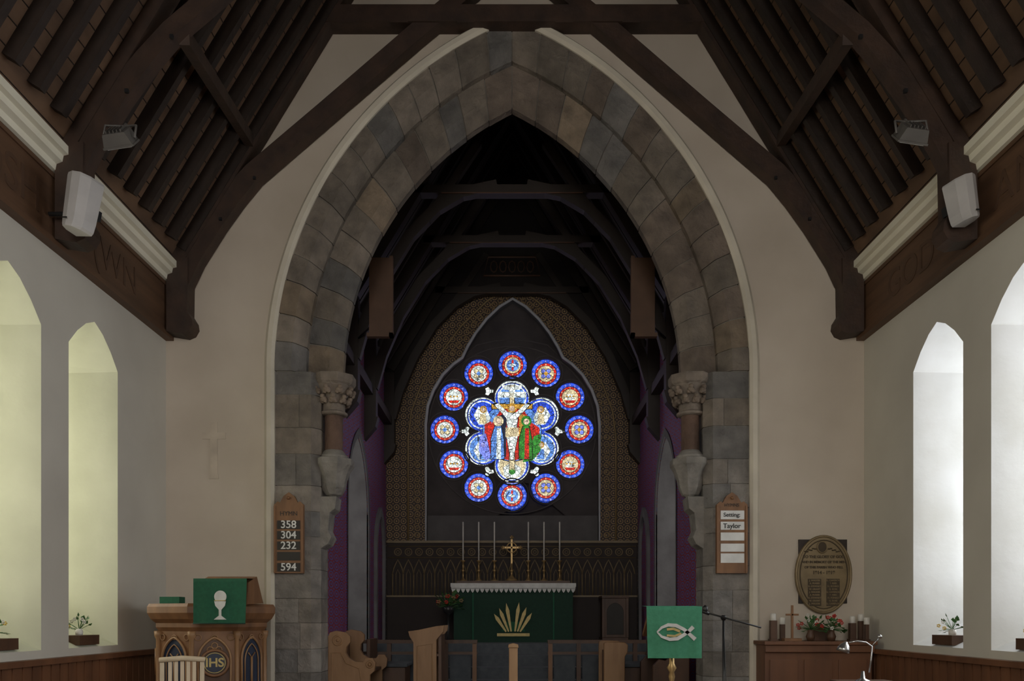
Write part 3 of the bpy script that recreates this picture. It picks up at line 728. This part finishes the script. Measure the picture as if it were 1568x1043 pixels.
for s in (-1, 1):
    b = B(); b.bb(s*1.95, s*1.45, 10.65, 11.15, .5, .92, 0); b.bb(s*1.97, s*1.42, 10.6, 11.18, .92, .97, 1)
    b.bb(s*1.97, s*1.92, 10.6, 11.18, .97, 1.3, 0)
    b.obj('choir_bench', ['oak_d', 'carpet'], bevel=.01)
b = B(); x = X(786, 8.1)
b.bb(x-.045, x+.045, 8.07, 8.14, 0, Z(990, 8.1)); b.prism([(x-.055, Z(992, 8.1)), (x+.055, Z(992, 8.1)), (x+.05, Z(987, 8.1)), (x, Z(985, 8.1)), (x-.05, Z(987, 8.1))], 8.05, 8.16, 'xz'); b.bb(x-.12, x+.12, 7.97, 8.24, 0, .06)
b.obj('newel_post', ['oak_l'], bevel=.006)

# ------------------------------------------------------------------ hymn boards
d = 8.88
def hymn(u0, u1, mt):
    b = B(); P = lambda u, v: (X(u, d), Z(v, d)); um = (u0+u1)/2
    w = u1-u0
    b.prism([P(u0, 878), P(u1, 878), P(u1, 773), P(u1-w*.12, 768), P(u1-w*.2, 770), P(u1-w*.32, 760), P(um, 754), P(u0+w*.32, 760), P(u0+w*.2, 770), P(u0+w*.12, 768), P(u0, 773)], 8.87, 8.918, 'xz')
    for uu in (u0+1.5, u1-1.5): b.prism([P(uu-1.5, 877), P(uu+1.5, 877), P(uu+1.5, 775), P(uu-1.5, 775)], 8.855, 8.87, 'xz')
    b.ball((X(um, d), 8.86, Z(763, d)), .02)
    return b
b = hymn(420, 465, 'oak')
for v in (804, 820, 836, 852, 869): b.bb(X(425, d), X(460, d), 8.862, 8.87, Z(v+6.5, d), Z(v-6.5, d), 1)
o = b.obj('hymn_board', ['oak', 'slot'])
for v, s_ in ((804, '358'), (820, '304'), (836, '232'), (869, '594')):
    text('number', s_, (X(442.5, d), 8.859, Z(v, d)), .12, 'paper', o, bold=.0015)
text('title', 'HYMN', (X(442.5, d), 8.867, Z(787, d)), .07, 'slot', o)
b = hymn(1097, 1144, 'oak')
for v, h in ((789, 7.5), (805.5, 7), (822, 7), (839, 7), (855, 8)): b.bb(X(1103, d), X(1139, d), 8.862, 8.87, Z(v+h-.8, d), Z(v-h+.8, d), 1)
o = b.obj('hymn_board', ['oak', 'paper'])
text('title', 'HYMNS', (X(1120, d), 8.867, Z(774, d)), .05, 'slot', o)
text('slip', 'Setting:', (X(1120, d), 8.859, Z(789, d)), .064, 'black', o, bold=.001); text('slip', 'Taylor', (X(1120, d), 8.859, Z(806, d)), .075, 'black', o, bold=.001)

# wall cross (painted, slight relief)
x = X(327, 8.95); zc = [Z(v, 8.95) for v in (722, 646, 672, 662, 733)]
b = B(); b.prism([(x-.055, zc[4]), (x+.055, zc[4]), (x+.04, zc[0]), (x+.04, zc[2]), (x+.135, zc[2]), (x+.135, zc[3]), (x+.04, zc[3]), (x+.04, zc[1]), (x-.04, zc[1]), (x-.04, zc[3]), (x-.135, zc[3]), (x-.135, zc[2]), (x-.04, zc[2]), (x-.04, zc[0])], 8.96, 8.968, 'xz')
b.obj('wall_cross', ['crossp'])

# memorial plaque
x, z = X(1260, 8.95), Z(880, 8.95)
b = B()
b.prism([(x-.275, z-.33), (x+.275, z-.33), (x+.275, z+.40), (x-.275, z+.40)], 8.945, 8.968, 'xz', 2)
el = lambda a, c, n=48: [(x+a*cos(2*pi*i/n), z+c*sin(2*pi*i/n)) for i in range(n)]
b.prism(el(.325, .45), 8.925, 8.945, 'xz', 0); b.tube([(p[0], 8.925, p[1]) for p in el(.31, .435)], .014, 6, 0, True); b.tube([(p[0], 8.922, p[1]) for p in el(.27, .39)], .006, 5, 1, True)
b.prism([(x-.02+.05*cos(i*pi/8), z+.31+.06*sin(i*pi/8)) for i in range(16)], 8.915, 8.925, 'xz', 1)
b.tube([(x-.02+.055*cos(i*pi/8), 8.915, z+.31+.065*sin(i*pi/8)) for i in range(16)], .008, 5, 0, True)
for k in (-1, 1):
    for i in range(6): b.ball((x-.02+k*(.08+.022*i), 8.92, z+.29+.012*(i % 2)-.008*i), .016, 1, (1, .4, .6), seg=8)
# raised dark panels behind the name columns
for k in (-1, 1): b.bb(x+k*.105-.075, x+k*.105+.075, 8.921, 8.925, z-.36+.0, z-.05, 1)
o = b.obj('memorial_plaque', ['brassd', 'inkd', 'wood_d'])
for i, (t, sz) in enumerate((('TO THE GLORY OF GOD', .042), ('AND IN MEMORY OF THE MEN', .036), ('OF THIS PARISH WHO FELL', .036), ('1914 - 1919', .052))):
    text('inscription', t, (x, 8.922, z+.20-.06*i), sz, 'inkd', o, bold=.0015)
for k in range(9):
    for s_, t in ((-.105, ('J. WALKER', 'A. FRASER', 'R. STEWART', 'W. GRANT')[k % 4]), (.105, ('D. CAMERON', 'T. REID', 'H. MUNRO', 'G. ROSS')[k % 4])):
        text('inscription', t, (x+s_, 8.919, z-.07-.033*k), .026, 'brassd', o, bold=.001)

# ------------------------------------------------------------------ shelf cabinet below plaque, with its objects
b = B(); x0, x1 = X(1165, 8.6), X(1336, 8.6); zt = Z(982, 8.55)
b.bb(x0+.03, x1-.03, 8.55, 8.86, 0, zt-.04); b.bb(x0, x1, 8.47, 8.87, zt-.04, zt); b.bb(x0+.02, x1-.02, 8.5, 8.56, zt-.12, zt-.04)
for i in range(3):
    xa = x0+.08+i*(x1-x0-.1)/3; b.bb(xa, xa+(x1-x0)/3-.1, 8.535, 8.55, .2, zt-.2)
b.obj('wooden_cabinet', ['wains'], bevel=.006)
def candleblock(u, vt, vb=982, w=.05, d=8.65):
    b = B(); x = X(u, d); z0 = zt; zz = Z(vt, d)
    b.bb(x-w/2-.01, x+w/2+.01, d-w/2-.01, d+w/2+.01, z0, z0+.02, 0); b.bb(x-w/2, x+w/2, d-w/2, d+w/2, z0+.02, zz-.075, 0); b.lathe([(.03, 0), (.03, .075), (.006, .08)], (x, d, zz-.075), 14, 1)
    b.obj('candle_holder', ['oak_d', 'wax'], bevel=.003)
candleblock(1184, 940, w=.07); candleblock(1198, 946, w=.05, d=8.75); candleblock(1305, 944, w=.065); candleblock(1318, 941, w=.05, d=8.75); candleblock(1327, 946, d=8.60, w=.04)
b = B(); x = X(1213, 8.62); b.bb(x-.012, x+.012, 8.61, 8.63, zt, Z(927, 8.62)); b.bb(x-.07, x+.07, 8.61, 8.63, Z(943, 8.62), Z(940, 8.62)); b.bb(x-.10, x+.09, 8.57, 8.67, zt, zt+.03)
b.obj('standing_cross', ['oak'], bevel=.003)
for u, sd in ((1241, 5), (1273, 9)):
    b = B(); x = X(u, 8.62); b.lathe([(.035, 0), (.05, .05), (.03, .1), (.035, .12)], (x, 8.62, zt), 12, 3); foliage(b, (x, 8.62, zt+.13), .15, 34, 0, (1, 1, 1, 2), sd)
    b.obj('flower_vase', ['leaf', 'red', 'wax', 'oak_d'])
b = B(); x = X(1257, 8.80); b.prism([(x-.1, zt), (x+.1, zt), (x+.08, zt+.12), (x, zt+.2), (x-.08, zt+.12)], 8.80, 8.83, 'xz', 0); b.obj('framed_icon', ['oak_d'])

# flowers on the sills
def sillvase(x, y, side, sd):
    b = B(); zs = 1.37
    b.bb(x-.10, x+.10, y-.17, y+.17, zs-.03, zs+.06, 3); b.lathe([(.03, 0), (.035, .03), (.025, .06)], (x, y, zs+.06), 10, 2)
    foliage(b, (x, y, zs+.11), .13, 16, 0, (1, 2), sd); b.obj('sill_flower_vase', ['leaf', 'yellow', 'wax', 'oak_d'])
sillvase(L-.10, 7.35, -1, 2); sillvase(L-.10, 6.12, -1, 4); sillvase(R+.10, 7.35, 1, 6); sillvase(R+.10, 6.1, 1, 8)

# ------------------------------------------------------------------ pulpit (turned toward the congregation)
px, py, pa = -3.12, 8.14, math.radians(24)
TP = Matrix.Translation((px, py, 0)) @ Matrix.Rotation(pa, 4, 'Z')
b = B()
b.lathe([(.40, 0), (.40, .12), (.30, .2), (.26, .5), (.34, .68), (.52, .78), (.54, .84), (.54, 1.46), (.57, 1.50), (.57, 1.54), (.62, 1.58), (.655, 1.64), (.655, 1.70), (.635, 1.73), (.5, 1.735)], (0, 0, 0), 8, 0, False, T=TP, off=.5)
for k in range(8):
    a = pi/4*(k+.5); cx, cy = .545*cos(a), .545*sin(a)
    b.lathe([(.035, .80), (.035, .86), (.022, .88), (.022, 1.38), (.036, 1.41), (.04, 1.46)], (cx, cy, 0), 10, 3, T=TP)
for k in range(-2, 3):
    T = TP @ Matrix.Rotation(pi/4*k, 4, 'Z') @ Matrix.Translation((0, -.499, 0))
    ar = arch2(-.15, .15, .88, 1.18, 1.40)
    b.prism(ar, -.004, .0, 'xz', 2 if k % 2 else 1, T=T)
    b.tube([(p[0], -.012, p[1]) for p in ar], .013, 6, 3, True, T=T)
    if k % 2:
        ar = arch2(-.10, .10, .90, 1.16, 1.33)
        b.tube([(p[0], -.012, p[1]) for p in ar], .007, 6, 3, True, T=T)
    b.tube([(.03*cos(i*pi/5)-.0, -.01, 1.40+.0+.02*sin(i*pi/5)) for i in range(10)], .006, 5, 3, True, T=T)
    for sx in (-1, 1): b.tube([(sx*.15+.03*cos(i*pi/5), -.008, 1.40+.03*sin(i*pi/5)) for i in range(10)], .006, 5, 3, True, T=T)
    if k % 2 == 0:
        for sx in (-1, 0, 1):
            b.tube([(sx*.04+.028*cos(i*pi/5), -.01, 1.31-(.03 if sx else -.01)+.028*sin(i*pi/5)) for i in range(10)], .006, 5, 3, True, T=T)
        b.prism([(.118*cos(i*pi/12), 1.15+.118*sin(i*pi/12)) for i in range(24)], -.025, -.004, 'xz', 2, T=T)
        b.tube([(.125*cos(i*pi/12), -.025, 1.15+.125*sin(i*pi/12)) for i in range(24)], .016, 6, 0, True, T=T)
        b.tube([(.098*cos(i*pi/12), -.027, 1.15+.098*sin(i*pi/12)) for i in range(24)], .005, 6, 4, True, T=T)
    else:
        b.tube([(0, -.012, .9), (0, -.012, 1.2)], .012, 6, 3, T=T); b.tube([(-.05, -.012, 1.24), (0, -.012, 1.19), (.05, -.012, 1.24)], .007, 5, 3, T=T)
    b.box((0, -.06, 1.61), (.5, .02, .02), 3, T=T)
# sloping book desk
b.prism([(7.47, 1.72), (7.95, 1.74), (7.75, 2.0), (7.50, 1.93)], X(298, 7.42), X(376, 7.42), 'yz', 0)
b.box((X(264, 8.0), 8.0, 1.77), (.2, .14, .07), 5)
pul = b.obj('pulpit', ['oak', 'oak_d', 'blued', 'oak_m', 'gold', 'green'])
text('monogram', 'IHS', (px+.527*sin(pa), py-.527*cos(pa), 1.15), .12, 'gold', pul, (pi/2, 0, pa), bold=.003)
def hanging(name, x0, x1, z0, z1, y, slope, mt):
    """cloth fall: goes over the top edge and hangs with shallow folds and hem"""
    b = B(); nx, nz = 24, 12; vs = []
    for j in range(nz+1):
        for i in range(nx+1):
            fx = i/nx; fz = j/nz; w = 1-.03*fz
            x = (x0+x1)/2+(fx-.5)*(x1-x0)*w; vs.append((x, y-.02*fz+.006*sin(fx*19)*fz, z1+(z0-z1)*fz))
    top = [(x0+(x1-x0)*i/nx, y+slope, z1+.01) for i in range(nx+1)]
    vs += top; n0 = (nz+1)*(nx+1)
    fs = [(j*(nx+1)+i, j*(nx+1)+i+1, (j+1)*(nx+1)+i+1, (j+1)*(nx+1)+i) for j in range(nz) for i in range(nx)]
    fs += [(n0+i, n0+i+1, i+1, i) for i in range(nx)]
    b.add(vs, fs, 0, sm=True)
    return b
d = 7.42
b = hanging('', X(296, d), X(378, d), Z(956, d), Z(886, d), d, .25, 'green')
cx = X(339, d); yy = d-.025
b.prism([(cx+.058*cos(i*pi/10), Z(914, d)+.058*sin(i*pi/10)) for i in range(20)], yy-.004, yy, 'xz', 1)
b.prism([(cx-.055, Z(921, d)), (cx+.055, Z(921, d)), (cx+.045, Z(928, d)), (cx+.012, Z(934, d)), (cx+.012, Z(943, d)), (cx+.06, Z(949, d)), (cx-.06, Z(949, d)), (cx-.012, Z(943, d)), (cx-.012, Z(934, d)), (cx-.045, Z(928, d))], yy-.010, yy-.006, 'xz', 1)
b.tube([(cx-.055, yy-.01, Z(920, d)), (cx+.055, yy-.01, Z(920, d))], .004, 5, 2)
b.tube([(X(297, d), yy-.0, Z(955, d)), (X(377, d), yy-.0, Z(955, d))], .006, 5, 3)
b.obj('green_fall', ['green', 'white', 'gold', 'green_d'], pul)

# ------------------------------------------------------------------ lectern with green fall
d = 7.0; cx = X(1032, d)
b = hanging('', X(990, d), X(1075, d), Z(1008, d), Z(929, d), d, .28, 'green_l')
yy = d-.03
top = [(1005, 968), (1012, 961), (1022, 957), (1034, 958), (1046, 964), (1054, 971), (1063, 979)]
bot = [(1005, 968), (1012, 975), (1024, 979), (1036, 978), (1046, 972), (1054, 966), (1060, 960)]
for ln in (top, bot): b.band([(X(u, d), Z(v, d)) for u, v in ln], [.012, .022, .03, .032, .03, .03, .035], yy-.012, yy-.004, 1)
b.band([(X(u, d), Z(v, d)) for u, v in [(1020, 964), (1030, 963), (1040, 967)]], .022, yy-.008, yy-.003, 2); b.band([(X(u, d), Z(v, d)) for u, v in [(1020, 973), (1032, 974), (1042, 970)]], .018, yy-.008, yy-.003, 2)
b.bb(X(994, d), X(1071, d), d+.01, d+.03, 1.40, 1.68, 3)
b.prism([(d+.02, 1.62), (d+.34, 1.42), (d+.36, 1.45), (d+.04, 1.675)], X(994, d), X(1071, d), 'yz', 3)
b.lathe([(.20, 0), (.20, .03), (.12, .06), (.05, .12), (.025, .2), (.022, .6), (.05, .65), (.022, .7), (.022, 1.02), (.03, 1.06), (.022, 1.1), (.045, 1.14), (.025, 1.18), (.02, 1.55)], (cx, d+.1, 0), 18, 4)
b.obj('lectern', ['green_l', 'white', 'gold', 'oak', 'brass'])

# microphone stand
d = 7.5; b = B(); x = X(1108, d)
b.tube([(x, d, .03), (x, d, Z(947, d))], .012, 8); b.ball((x, d, Z(946, d)), .03)
b.tube([(X(1080, d), d, Z(938, d)), (X(1158, d), d-.15, Z(961, d))], .008, 8); b.tube([(X(1076, d), d, Z(936, d)), (X(1086, d), d, Z(940, d))], .018, 8)
b.lathe([(.015, 0), (.026, .02), (.026, .05), (.01, .07)], (X(1080, d), d, Z(938, d)), 10)
for k in range(3):
    a = k*2*pi/3+.4; b.tube([(x, d, .12), (x+.3*cos(a), d+.3*sin(a), .012)], .01, 6)
b.tube([(x, d, Z(950, d)), (x+.02, d-.02, .9), (x-.015, d-.02, .6), (x+.02, d, .2)], .005, 5)
b.obj('microphone_stand', ['black'])

# wooden tall slat-back chair
d = 6.4; b = B()
xl, xr = X(252, d), X(306, d)
T = Matrix.Translation(((xl+xr)/2, d, 0)) @ Matrix.Rotation(.35, 4, 'Z'); w = (xr-xl)/2*1.05
for sx in (-w, w):
    b.band([(sx, 0), (sx, .5), (sx*1.0, 1.24)], .035, -.0, .03, T=T)
b.tube([(-w-.02, .0, 1.25), (0, -.03, 1.265), (w+.02, 0, 1.25)], .022, 8, T=T)
for i in range(5):
    sx = -w+.06+(2*w-.12)*i/4; b.box((sx, 0, .87), (.03, .015, .78), T=T)
b.box((0, 0, .5), (2*w, .03, .05), T=T)
b.box((0, -.22, .45), (2*w+.03, .44, .03), T=T)
for sx in (-w, w): b.box((sx, -.42, .22), (.035, .035, .44), T=T)
b.obj('slat_back_chair', ['pine'], bevel=.004)

# desk lamp on a music desk
d = 6.5; b = B(); ZD = 1.05
b.bb(X(1300, d), X(1390, d), d, d+.4, ZD-.025, ZD); b.bb(X(1305, d), X(1385, d), d+.03, d+.37, 0, ZD-.025)
b.obj('music_desk', ['oak_d'], bevel=.005)
b = B(); bx = X(1331, d); d2 = d+.12
b.lathe([(.06, 0), (.06, .012), (.02, .03), (.012, .09)], (bx, d2, ZD+.002), 16)
ps = [(1331, 1030), (1334, 1010), (1335, 990), (1326, 984), (1312, 982), (1300, 984)]
b.tube([(X(u, d2), d2, Z(v, d2)) for u, v in ps], .008, 8)
hx, hz = X(1294, d2), Z(988, d2)
Tm = Matrix.Translation((hx, d2, hz)) @ Matrix.Rotation(.35, 4, 'Y')
b.lathe([(.055, -.06), (.05, -.03), (.035, .0), (.02, .02), (.012, .03)], (0, 0, 0), 16, 0, T=Tm)
b.ball((X(1347, d2), d2, Z(975, d2)), .02, 0); b.tube([(X(1335, d2), d2, Z(990, d2)), (X(1347, d2), d2, Z(975, d2))], .006, 6)
b.obj('desk_lamp', ['chrome'])

# ------------------------------------------------------------------ speakers and floodlights
for side, u0, u1, v0, v1, d in ((-1, 107, 156, 282, 364, 6.5), (1, 1446, 1486, 285, 350, 6.6)):
    b = B(); cx = (X(u0, d)+X(u1, d))/2; cz = (Z(v0, d)+Z(v1, d))/2; w = (X(u1, d)-X(u0, d))/2*.92; h = (Z(v0, d)-Z(v1, d))/2*.98
    T = Matrix.Translation((cx, d-.1, cz)) @ Matrix.Rotation(side*-.16, 4, 'Y') @ Matrix.Rotation(side*.3, 4, 'Z')
    pr = [(-w, .1), (-w*.9, -.02), (-w*.55, -.09), (0, -.11), (w*.55, -.09), (w*.9, -.02), (w, .1)]
    vs = [(p[0]*k, p[1]*(1 if k > .9 else .9), z) for z, k in ((-h, .66), (-h*.9, .80), (-h*.6, .90), (h*.9, 1), (h, .92)) for p in pr]
    n = 7; fs = [(j*n+i, j*n+(i+1) % n, (j+1)*n+(i+1) % n, (j+1)*n+i) for j in range(4) for i in range(n)]+[tuple(range(n)), tuple(range(4*n, 5*n))]
    b.add(vs, fs, 0, T=T, sm=False); b.box((0, .14, 0), (.06, .12, .08), 1, T=T); b.box((0, -.112, -h*.75), (.05, .004, .012), 1, T=T)
    b.tube([(cx, d+.05, cz), (side*(HW-.09)+CX, d+.05, cz+.0)], .02, 6, 1)
    b.obj('loudspeaker', ['plastic', 'black'], bevel=.012)
for side, u, v in ((-1, 182, 211), (1, 1397, 204)):
    d = 6.5; b = B(); c = (X(u, d), d, Z(v, d))
    T = Matrix.Translation(c) @ Matrix.Rotation(side*.15, 4, 'Y') @ Matrix.Rotation(.75, 4, 'X')
    b.prism([(-.12, -.05), (.12, -.05), (.09, .05), (-.09, .05)], -.1, .1, 'xz', 0, T=T)
    b.box((0, 0, -.062), (.2, .16, .006), 1, T=T); b.box((0, 0, -.05), (.25, .21, .015), 0, T=T)
    for i in range(5): b.box((-.06+.03*i, 0, .06), (.008, .16, .02), 0, T=T)
    b.tube([(c[0]-.13, d, c[2]), (c[0]-.13, d+.03, c[2]+.12), (c[0]+.0, d+.1, c[2]+.16), (c[0]+.13, d+.03, c[2]+.12), (c[0]+.13, d, c[2])], .01, 6, 0)
    b.tube([(c[0], d+.1, c[2]+.16), (c[0]+side*.02, d+.16, c[2]+.22)], .012, 6, 0)
    b.obj('floodlight', ['alu', 'lens'])

# ------------------------------------------------------------------ world, camera, colour
w = bpy.data.worlds.new('sky'); S.world = w; w.use_nodes = True
w.node_tree.nodes['Background'].inputs[0].default_value = (.6, .7, .85, 1); w.node_tree.nodes['Background'].inputs[1].default_value = .4
cam = bpy.data.cameras.new('camera'); co = bpy.data.objects.new('camera', cam); S.collection.objects.link(co)
co.location = (0, 0, EYE); co.rotation_euler = (pi/2, 0, 0)
cam.sensor_width = 36; cam.lens = 36*F/1568; cam.shift_y = (945-521.5)/1568; cam.clip_end = 100
S.camera = co
S.view_settings.view_transform = 'Standard'
S.view_settings.exposure = 0.08
